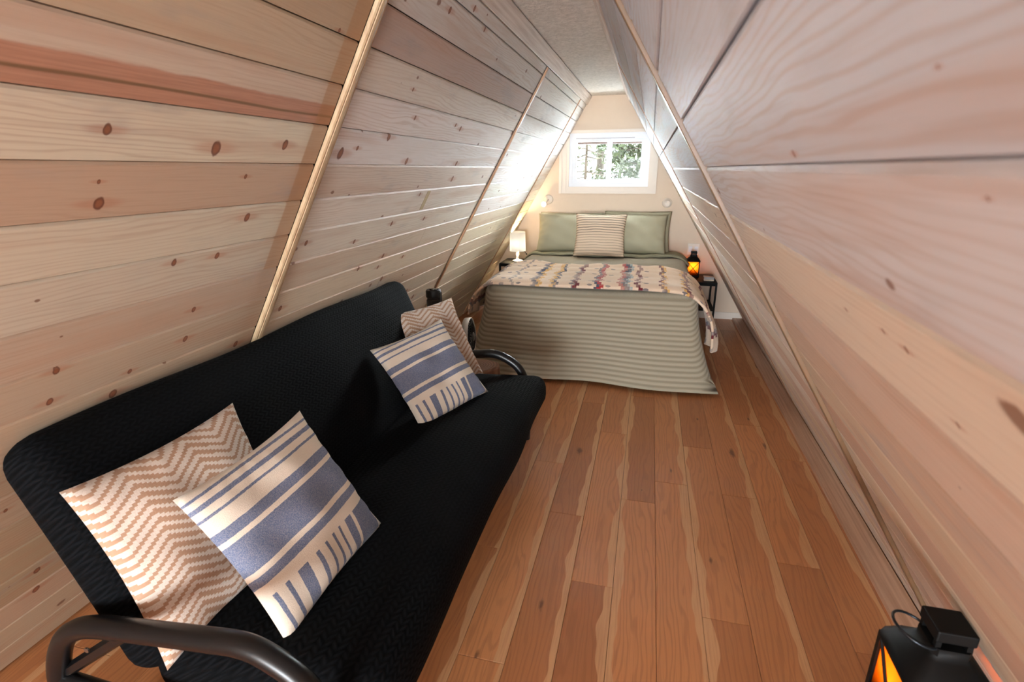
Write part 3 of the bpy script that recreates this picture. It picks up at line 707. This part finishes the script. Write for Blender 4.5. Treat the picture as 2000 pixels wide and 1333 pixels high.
# throw across the foot of the bed
def throw_mat():
    n = N('aztec_fleece'); at = n.new('ShaderNodeAttribute', attribute_type='GEOMETRY', attribute_name='cloth').outputs['Vector']
    u, vv, _ = n.sep(at)                                  # metres across the bed, metres along it
    p = n.obj()
    st = n.M('DIVIDE', n.M('FLOOR', n.M('MULTIPLY', vv, 34.0)), 34.0)
    saw = n.M('PINGPONG', n.M('MULTIPLY', st, 1.0), .06)
    cream, navy, red, mar, yel, gry, teal = lin(232, 206, 180), lin(66, 66, 86), lin(172, 44, 48), lin(112, 40, 46), lin(222, 170, 90), lin(150, 132, 128), lin(150, 168, 172)
    def stripes(amp, stops):
        uu = n.M('ADD', u, n.M('MULTIPLY', n.M('SUBTRACT', saw, .03), amp))
        cuts = [.62, 1.28, 1.9]; out = None
        for lo_c, hi_c in zip([-1]+cuts, cuts+[9]):
            part = n.ramp(n.M('DIVIDE', uu, 2.7), [(0, cream)]+[(a/2.7, c) for a, c in stops if lo_c <= a < hi_c and a > 0])
            out = part if out is None else n.mix(n.M('GREATER_THAN', uu, lo_c), out, part)
        return out
    T0 = .50      # arc length at which the flat top begins (left edge)
    S_ = [(0, cream)]
    def band(x, seq):
        for w, c in seq: S_.append((x, c)); x += w
        S_.append((x, cream))
    band(.07, [(.02, navy), (.03, mar)]); band(.27, [(.03, mar), (.03, navy), (.02, gry)]); band(.50, [(.02, gry)])
    band(.665, [(.02, gry), (.03, navy), (.03, yel)]); band(.815, [(.03, yel), (.02, navy)]); band(.985, [(.016, gry), (.03, mar)])
    band(1.16, [(.02, navy), (.025, red)]); band(1.335, [(.03, red), (.03, navy), (.02, teal)])
    band(1.46, [(.03, mar)]); band(1.635, [(.03, mar), (.022, yel)]); band(1.80, [(.022, yel), (.03, mar)]); band(1.995, [(.04, mar)])
    band(2.19, [(.03, gry), (.035, mar)]); band(2.45, [(.03, mar), (.03, navy), (.02, gry)])
    c = stripes(.62, S_)
    rowm = n.M('LESS_THAN', n.M('FRACT', n.M('MULTIPLY', vv, 3.6)), .34)
    dots = n.M('GREATER_THAN', n.M('ADD', n.M('SINE', n.M('MULTIPLY', u, 46.0)), n.M('SINE', n.M('MULTIPLY', vv, 90.0))), 1.62)
    c = n.mix(n.M('MULTIPLY', n.M('MULTIPLY', dots, rowm), .8), c, navy)
    fz = n.noise(p, 160, 3, .7); big = n.noise(p, 9, 3, .6)
    c = n.mix(n.sm(big, .38, .62, .0, .55), c, n.mix(.75, c, cream))
    n.bump(n.M('ADD', fz, n.M('MULTIPLY', big, 2.0)), .6, .006)
    return n.fin(c, .95, .1, sheen=.3)
path = bez([(-1.345, .455), (-1.325, .56), (-1.275, .655), (-1.19, .728), (-1.08, .748), (-.7, .752), (-.2, .752), (.18, .744), (.31, .722), (.405, .655), (.47, .555), (.515, .44), (.535, .33), (.53, .25)], 8)
path = np.array(path); seg = np.r_[0, np.cumsum(np.linalg.norm(np.diff(path, axis=0), axis=1))]; LEN = seg[-1]
NU, NV = 150, 44; V = []; A = []
for i in range(NU+1):
    u = LEN*i/NU; x = np.interp(u, seg, path[:, 0]); z = np.interp(u, seg, path[:, 1])
    right = np.clip((u-(LEN-.62))/.62, 0, 1); left = np.clip((.42-u)/.42, 0, 1); hang = max(right, left)
    for j in range(NV+1):
        t = j/NV
        ya = 3.872+.015*math.sin(u*5)+.02*left+.10*right**2; yb = 4.72+.03*math.sin(u*3.3+1)-.02*math.sin(u*9)
        yb = yb-(yb-4.42)*right**1.5*.9-(yb-4.5)*left*.5
        y = ya+(yb-ya)*t
        lip = max(0, 1-t/.10)
        ztop = z+.010*math.sin(y*34+3*math.sin(u*3.1)+u*1.5)*min(1, t*2)*(1-.3*hang)+.006*math.sin(u*23+y*11)*t
        zz = ztop-.03*lip**2*(1-hang); yy = y-.012*lip*(1-hang)*0
        xx = x+hang*(.02*math.sin(y*26+u*4)*(1 if right > 0 else -1))+right*.018*math.sin(t*9)
        V.append((xx, yy, zz)); A.append((u, (y-3.87), 0))
F = [(i*(NV+1)+j, (i+1)*(NV+1)+j, (i+1)*(NV+1)+j+1, i*(NV+1)+j+1) for i in range(NU) for j in range(NV)]
tm = mesh('throw_blanket', V, F, throw_mat(), True)
at = tm.attributes.new('cloth', 'FLOAT_VECTOR', 'POINT'); at.data.foreach_set('vector', np.array(A, dtype=np.float32).ravel())
th = link('throw_blanket', tm); md = th.modifiers.new('thickness', 'SOLIDIFY'); md.thickness = .016; md.offset = 0
tag(th, 'cream fleece throw with red, navy and yellow zigzag stripes across the foot of the bed', 'blanket')

# ------------------------------------------------------------------ lanterns, nightstands, lamp
FLAME = N('candle_glow'); fl_v = FLAME.obj(); FLAME.b.inputs['Emission Color'].default_value = lin(255, 176, 60)
FLAME.b.inputs['Emission Strength'].default_value = 4.0; FLAME = FLAME.fin(lin(250, 180, 80), .6)
AMBER = N('amber_glass')
_g = AMBER.new('ShaderNodeBsdfTranslucent'); _g.inputs[0].default_value = lin(255, 190, 96)
_t = AMBER.new('ShaderNodeBsdfTransparent'); _t.inputs[0].default_value = lin(255, 214, 140); _mx = AMBER.new('ShaderNodeMixShader'); _mx.inputs[0].default_value = .62
AMBER.t.links.new(_t.outputs[0], _mx.inputs[1]); AMBER.t.links.new(_g.outputs[0], _mx.inputs[2]); AMBER.t.links.new(_mx.outputs[0], AMBER.out.inputs[0]); AMBER = AMBER.m
def lantern(loc, label, ring_dir):
    X, Y, Z = loc; t = thing('lantern', label, 'lantern', loc); a = .063
    P = lambda *q: (X+q[0], Y+q[1], Z+q[2])
    B().box(P(-a-.004, -a-.004, 0), P(a+.004, a+.004, .016), .004).make('base', BLACK_SATIN, t)
    for sx in (-1, 1):
        for sy in (-1, 1): B().box(P(sx*a-.005*(1+sx), sy*a-.005*(1+sy), .016), P(sx*a+.005*(1-sx), sy*a+.005*(1-sy), .158)).make('post', BLACK_SATIN, t)
    for ax in (0, 1):
        for s in (-1, 1):
            q = a-.006
            lo_, hi_ = ([-q, s*q-.001, .018], [q, s*q+.001, .156]) if ax == 0 else ([s*q-.001, -q, .018], [s*q+.001, q, .156])
            pn = B().box(P(*lo_), P(*hi_)).make('pane', AMBER, t)
            for d in (-1, 1):
                e0 = (-q*d, s*(q+.004), .02) if ax == 0 else (s*(q+.004), -q*d, .02); e1 = (q*d, s*(q+.004), .155) if ax == 0 else (s*(q+.004), q*d, .155)
                B().tube([P(*e0), P(*e1)], .003, 6).make('cross_bar', BLACK_SATIN, t)
    b = B(); rings = [(a+.004, .156), (a+.004, .164), (a-.002, .172), (a-.012, .186), (a-.028, .200), (.030, .207), (.030, .222)]
    V = []; 
    for w, z in rings:
        c = min(.014, w*.3)
        for px, py in ((-w+c, -w), (w-c, -w), (w, -w+c), (w, w-c), (w-c, w), (-w+c, w), (-w, w-c), (-w, -w+c)): V.append(P(px, py, z))
    m = 8; FF = [(i*m+k, i*m+(k+1) % m, (i+1)*m+(k+1) % m, (i+1)*m+k) for i in range(len(rings)-1) for k in range(m)]
    FF += [tuple(range(m))[::-1], tuple((len(rings)-1)*m+k for k in range(m))]
    b.add(V, FF).make('roof', BLACK_SATIN, t, sharp=40)
    for sx in (-1, 1):
        for sy in (-1, 1): B().box(P(sx*.022-.004, sy*.022-.004, .220), P(sx*.022+.004, sy*.022+.004, .236)).make('vent_post', BLACK_SATIN, t)
    B().box(P(-.029, -.029, .234), P(.029, .029, .256), .003).make('cap', BLACK_SATIN, t)
    rr = .036; pts = [P(-.030-.012+rr*.9*math.cos(h), .004+rr*math.sin(h), .224+.010*math.cos(h)*-1) for h in [2*PI*k/28 for k in range(28)]] if ring_dir else [P(rr*math.cos(h), 0, .205+rr*math.sin(h)*.5) for h in [2*PI*k/28 for k in range(28)]]
    B().tube(pts, .0024, 7, True).make('ring_handle', plain('dark_wire', (46, 52, 58), .35, metal=.7), t, True)
    cz = B().lathe([(1e-5, .016), (.031, .016), (.031, .085), (.027, .088), (.012, .082), (1e-5, .081)], (X, Y, Z), 22).make('candle', plain('amber_wax', (236, 170, 92), .6), t, True)
    B().lathe([(1e-5, .082), (.005, .086), (.007, .095), (.004, .107), (1e-5, .116)], (X, Y, Z), 12).make('flame', FLAME, cz, True)
    return t
lantern((.480, 5.73, .495), 'small black lantern with a lit candle on the nightstand beside the bed', False)
lantern((.525, .831, .60), 'black lantern with a lit candle in the near right corner of the view', True)
def nightstand(x0, x1, y0, y1, zt, label):
    t = thing('nightstand', label, 'side table', ((x0+x1)/2, (y0+y1)/2, 0))
    B().box((x0, y0, zt-.018), (x1, y1, zt), .003).make('table_top', BLACK_SATIN, t)
    for x in (x0, x1-.018):
        for y in (y0, y1-.018): B().box((x, y, 0), (x+.018, y+.018, zt-.018)).make('leg', BLACK_SATIN, t)
    B().box((x0+.004, y0+.004, zt*.42), (x1-.004, y1-.004, zt*.42+.014)).make('shelf', BLACK_SATIN, t)
    for y in (y0+.004, y1-.014): B().box((x0+.018, y, zt-.034), (x1-.018, y+.010, zt-.018)).make('apron', BLACK_SATIN, t)
nightstand(.455, .700, 5.40, 5.84, .495, 'black metal nightstand to the right of the bed')
nightstand(.372, .66, .45, .898, .60, 'small black table under the near lantern, mostly out of view')
nightstand(-1.54, -1.29, 5.48, 5.84, .60, 'black nightstand to the left of the bed under the white lamp')
bxm = B().box((.575, 5.49, .495), (.675, 5.57, .535), .006)
bo = bxm.make('small_box', plain('grey_plastic', (176, 172, 170), .5), None, True); tag(bo, 'small pale grey box on the black nightstand beside the lantern', 'box')
B().box((.578, 5.4885, .4955), (.672, 5.4905, .507)).make('base_strip', plain('warm_white_plastic', (246, 226, 196), .5), bo)
lamp = thing('table_lamp', 'white table lamp glowing beside the left side of the bed head', 'lamp', (-1.372, 5.65, .60))
n = N('lamp_shade_fabric'); n.b.inputs['Emission Color'].default_value = lin(255, 240, 220); n.b.inputs['Emission Strength'].default_value = .10
SHADE = n.fin(lin(246, 244, 240), .8)
_tr = n.new('ShaderNodeBsdfTranslucent'); _tr.inputs[0].default_value = lin(236, 244, 255); _ms = n.new('ShaderNodeMixShader'); _ms.inputs[0].default_value = .6
n.t.links.new(n.b.outputs[0], _ms.inputs[1]); n.t.links.new(_tr.outputs[0], _ms.inputs[2]); n.t.links.new(_ms.outputs[0], n.out.inputs[0])
B().lathe([(.088, .115), (.084, .322), (.082, .322), (.086, .115)], (-1.372, 5.65, .60), 28).make('shade', SHADE, lamp, True)
B().lathe([(1e-5, 0), (.055, 0), (.055, .012), (.018, .022), (.014, .05), (.022, .08), (.012, .11), (.010, .15), (1e-5, .15)], (-1.372, 5.65, .60), 20).make('lamp_base', plain('white_ceramic', (240, 236, 230), .25), lamp, True)
B().lathe([(1e-5, .15), (.02, .16), (.028, .185), (.02, .21), (1e-5, .215)], (-1.372, 5.65, .60), 16).make('bulb', VINYL, lamp, True)
B().tube([(-1.372+.09, 5.60, .718), (-1.372+.115, 5.57, .70)], .003, 6).lathe([(1e-5, -.008), (.007, -.006), (.007, .006), (1e-5, .008)], (-1.372+.12, 5.565, .696), 10).make('pull_knob', BLACK_SATIN, lamp)

# wall lights beside the window and the outlet behind the lantern
RX = np.array([[1, 0, 0], [0, 0, -1], [0, 1, 0]])     # lathe axis turned to face the room (-Y)
def reading_light(x, z, hx_, hz_, label):
    t = thing('reading_light', label, 'wall light', (x, YB, z), 'small wall lights beside the window')
    B().lathe([(1e-5, .0), (.050, .0), (.050, .010), (.044, .016), (1e-5, .016)], (x, YB, z), 24, RX).make('wall_plate', plain('wall_light_enamel', (226, 214, 200), .4), t, True)
    B().tube([(x, YB-.012, z), (x+hx_*.6, YB-.045, z+hz_*.6), (x+hx_, YB-.06, z+hz_)], .008, 8).make('stem', WHITE_TRIM, t, True)
    d = B().lathe([(1e-5, .05), (.022, .052), (.026, .070), (.030, .100), (.027, .101), (.012, .086), (1e-5, .084)], (x+hx_, YB, z+hz_), 22, RX).make('lamp_head', WHITE_TRIM, t, True)
reading_light(-1.085, 1.250, -.035, -.045, 'small round white reading light on the wall left of the window')
reading_light(.178, 1.222, .0, .0, 'small round white reading light on the wall right of the window')
ou = B().box((.425, YB-.008, .685), (.545, YB, .805), .003).make('wall_outlet', WHITE_TRIM); tag(ou, 'square white wall outlet plate behind the lantern on the nightstand', 'outlet')
for dx in (.455, .515):
    B().box((dx-.018, YB-.0095, .715), (dx+.018, YB-.007, .775), .001).make('socket', VINYL, ou)

# ------------------------------------------------------------------ tower, stump and fan between futon and bed
tw = thing('tower_fan', 'black upright tower appliance standing against the left slope behind the futon', 'tower fan', (-1.365, 3.22, 0))
q = lambda *a: (-1.365+a[0], 3.22+a[1], a[2])
B().lathe([(1e-5, 0), (.10, 0), (.10, .012), (.05, .025), (1e-5, .025)], (-1.365, 3.22, 0), 24).make('base', BLACK_SATIN, tw, True)
B().lathe([(1e-5, .02), (.049, .03), (.049, .735), (.044, .742), (.044, .752), (.051, .757), (.051, .797), (.046, .805), (1e-5, .805)], (-1.365, 3.22, 0), 26).make('column', plain('black_plastic', (20, 20, 21), .45), tw, sharp=35)
B().box(q(-.020, -.022, .804), q(.032, .018, .812), .003).make('control_panel', plain('glossy_black_plastic', (14, 14, 15), .15), tw)
B().box(q(.002, -.028, .809), q(.012, -.012, .8135)).make('button', plain('steel_grey', (150, 146, 140), .3, metal=.6), tw)
B().box(q(.043, -.016, .60), q(.052, .018, .79)).make('grille', BLACK_METAL, tw)
stv = B(); ring = [(.165, .03), (.17, .55), (.15, 1.2), (.15, 1.9), (.18, 2.4), (.17, 3.0), (.16, 3.6), (.18, 4.2), (.18, 4.9), (.15, 5.5)]
cx_, cy_ = -1.06, 3.20
lo_ = [(cx_+r*math.cos(a)*.97, cy_+r*math.sin(a)*.85, 0) for r, a in ring]; hi_ = [(cx_+r*math.cos(a)*.93, cy_+r*math.sin(a)*.82, .285) for r, a in ring]; tp = [(cx_+r*math.cos(a)*.87, cy_+r*math.sin(a)*.77, .30) for r, a in ring]
m = len(ring); stv.add(lo_+hi_+tp, [tuple(range(m))[::-1]]+[(i, (i+1) % m, m+(i+1) % m, m+i) for i in range(m)]+[(m+i, m+(i+1) % m, 2*m+(i+1) % m, 2*m+i) for i in range(m)]+[tuple(2*m+i for i in range(m))])
def stump_mat():
    n = N('dark_stump_wood'); p = n.obj(); x, y, z = n.sep(p)
    d = n.M('SQRT', n.M('ADD', n.M('POWER', n.M('ADD', x, -cx_), 2.0), n.M('POWER', n.M('ADD', y, -cy_), 2.0)))
    w = n.M('SINE', n.M('MULTIPLY', n.M('ADD', d, n.M('MULTIPLY', n.noise(p, 9, 3), .03)), 330.0)); n.bump(w, .2, .003)
    return n.fin(n.mix(n.sm(w, -1, 1), lin(118, 82, 64), lin(142, 104, 82)), .6)
tag(stv.make('wood_stump', stump_mat()), 'faceted brown wooden stump used as a table between the futon and the bed', 'stump')
fn = thing('desk_fan', 'round black desk fan with a pale rim, beside the bed corner', 'fan', (-1.20, 3.30, .30))
fc = np.array([-1.165, 3.36, .445]); ax = np.array([.985, .10, .06]); ax /= np.linalg.norm(ax); up_ = np.array([0, 0, 1.0])-ax*ax[2]; up_ /= np.linalg.norm(up_); sd = np.cross(up_, ax)
MF = np.array([sd, up_, ax]).T
B().lathe([(.128, -.03), (.134, -.03), (.136, .012), (.130, .014), (.126, -.02)], fc, 36, MF).make('rim', plain('pale_fan_plastic', (214, 212, 206), .4), fn, True)
gr = B()
for k in range(30):
    a = 2*PI*k/30; d0 = MF@np.array([math.cos(a), math.sin(a), 0])
    gr.tube([fc+d0*.03+ax*.022, fc+d0*.09+ax*.020, fc+d0*.13+ax*.004], .0024, 5)
for r in (.05, .075, .10, .125): gr.tube([fc+MF@np.array([r*math.cos(2*PI*k/28), r*math.sin(2*PI*k/28), .020-.016*max(0, (r-.09)/.04)]) for k in range(28)], .0016, 5, True)
gr.make('front_grille', BLACK_METAL, fn, True)
B().lathe([(1e-5, .016), (.032, .016), (.030, .028), (1e-5, .030)], fc, 20, MF).make('hub', plain('fan_hub_grey', (92, 98, 96), .35), fn, True)
for k in range(5):
    a = 2*PI*k/5; bl = B()
    pts = [(.02, -.2), (.05, -.42), (.115, -.40), (.118, .10), (.05, .18)]
    top = [fc+MF@np.array([r*math.cos(a+d), r*math.sin(a+d), .004+.014*d]) for r, d in pts]; bot = [p_-ax*.003 for p_ in top]; m = len(pts)
    bl.add(top+bot, [tuple(range(m)), tuple(range(2*m-1, m-1, -1))]+[(i, m+i, m+(i+1) % m, (i+1) % m) for i in range(m)]).make('blade', BLACK_SATIN, fn)
B().lathe([(1e-5, -.09), (.045, -.085), (.06, -.05), (.128, -.03), (.126, -.028), (1e-5, -.028)], fc, 28, MF).make('motor_housing', BLACK_SATIN, fn, True)
B().tube([(-1.205, 3.35, .305), (-1.215, 3.355, .36), tuple(fc-ax*.06)], .012, 10).make('stem', BLACK_SATIN, fn, True)
B().lathe([(1e-5, .0), (.062, .0), (.06, .012), (.02, .02), (1e-5, .02)], (-1.205, 3.35, .300), 22).make('base', BLACK_SATIN, fn, True)
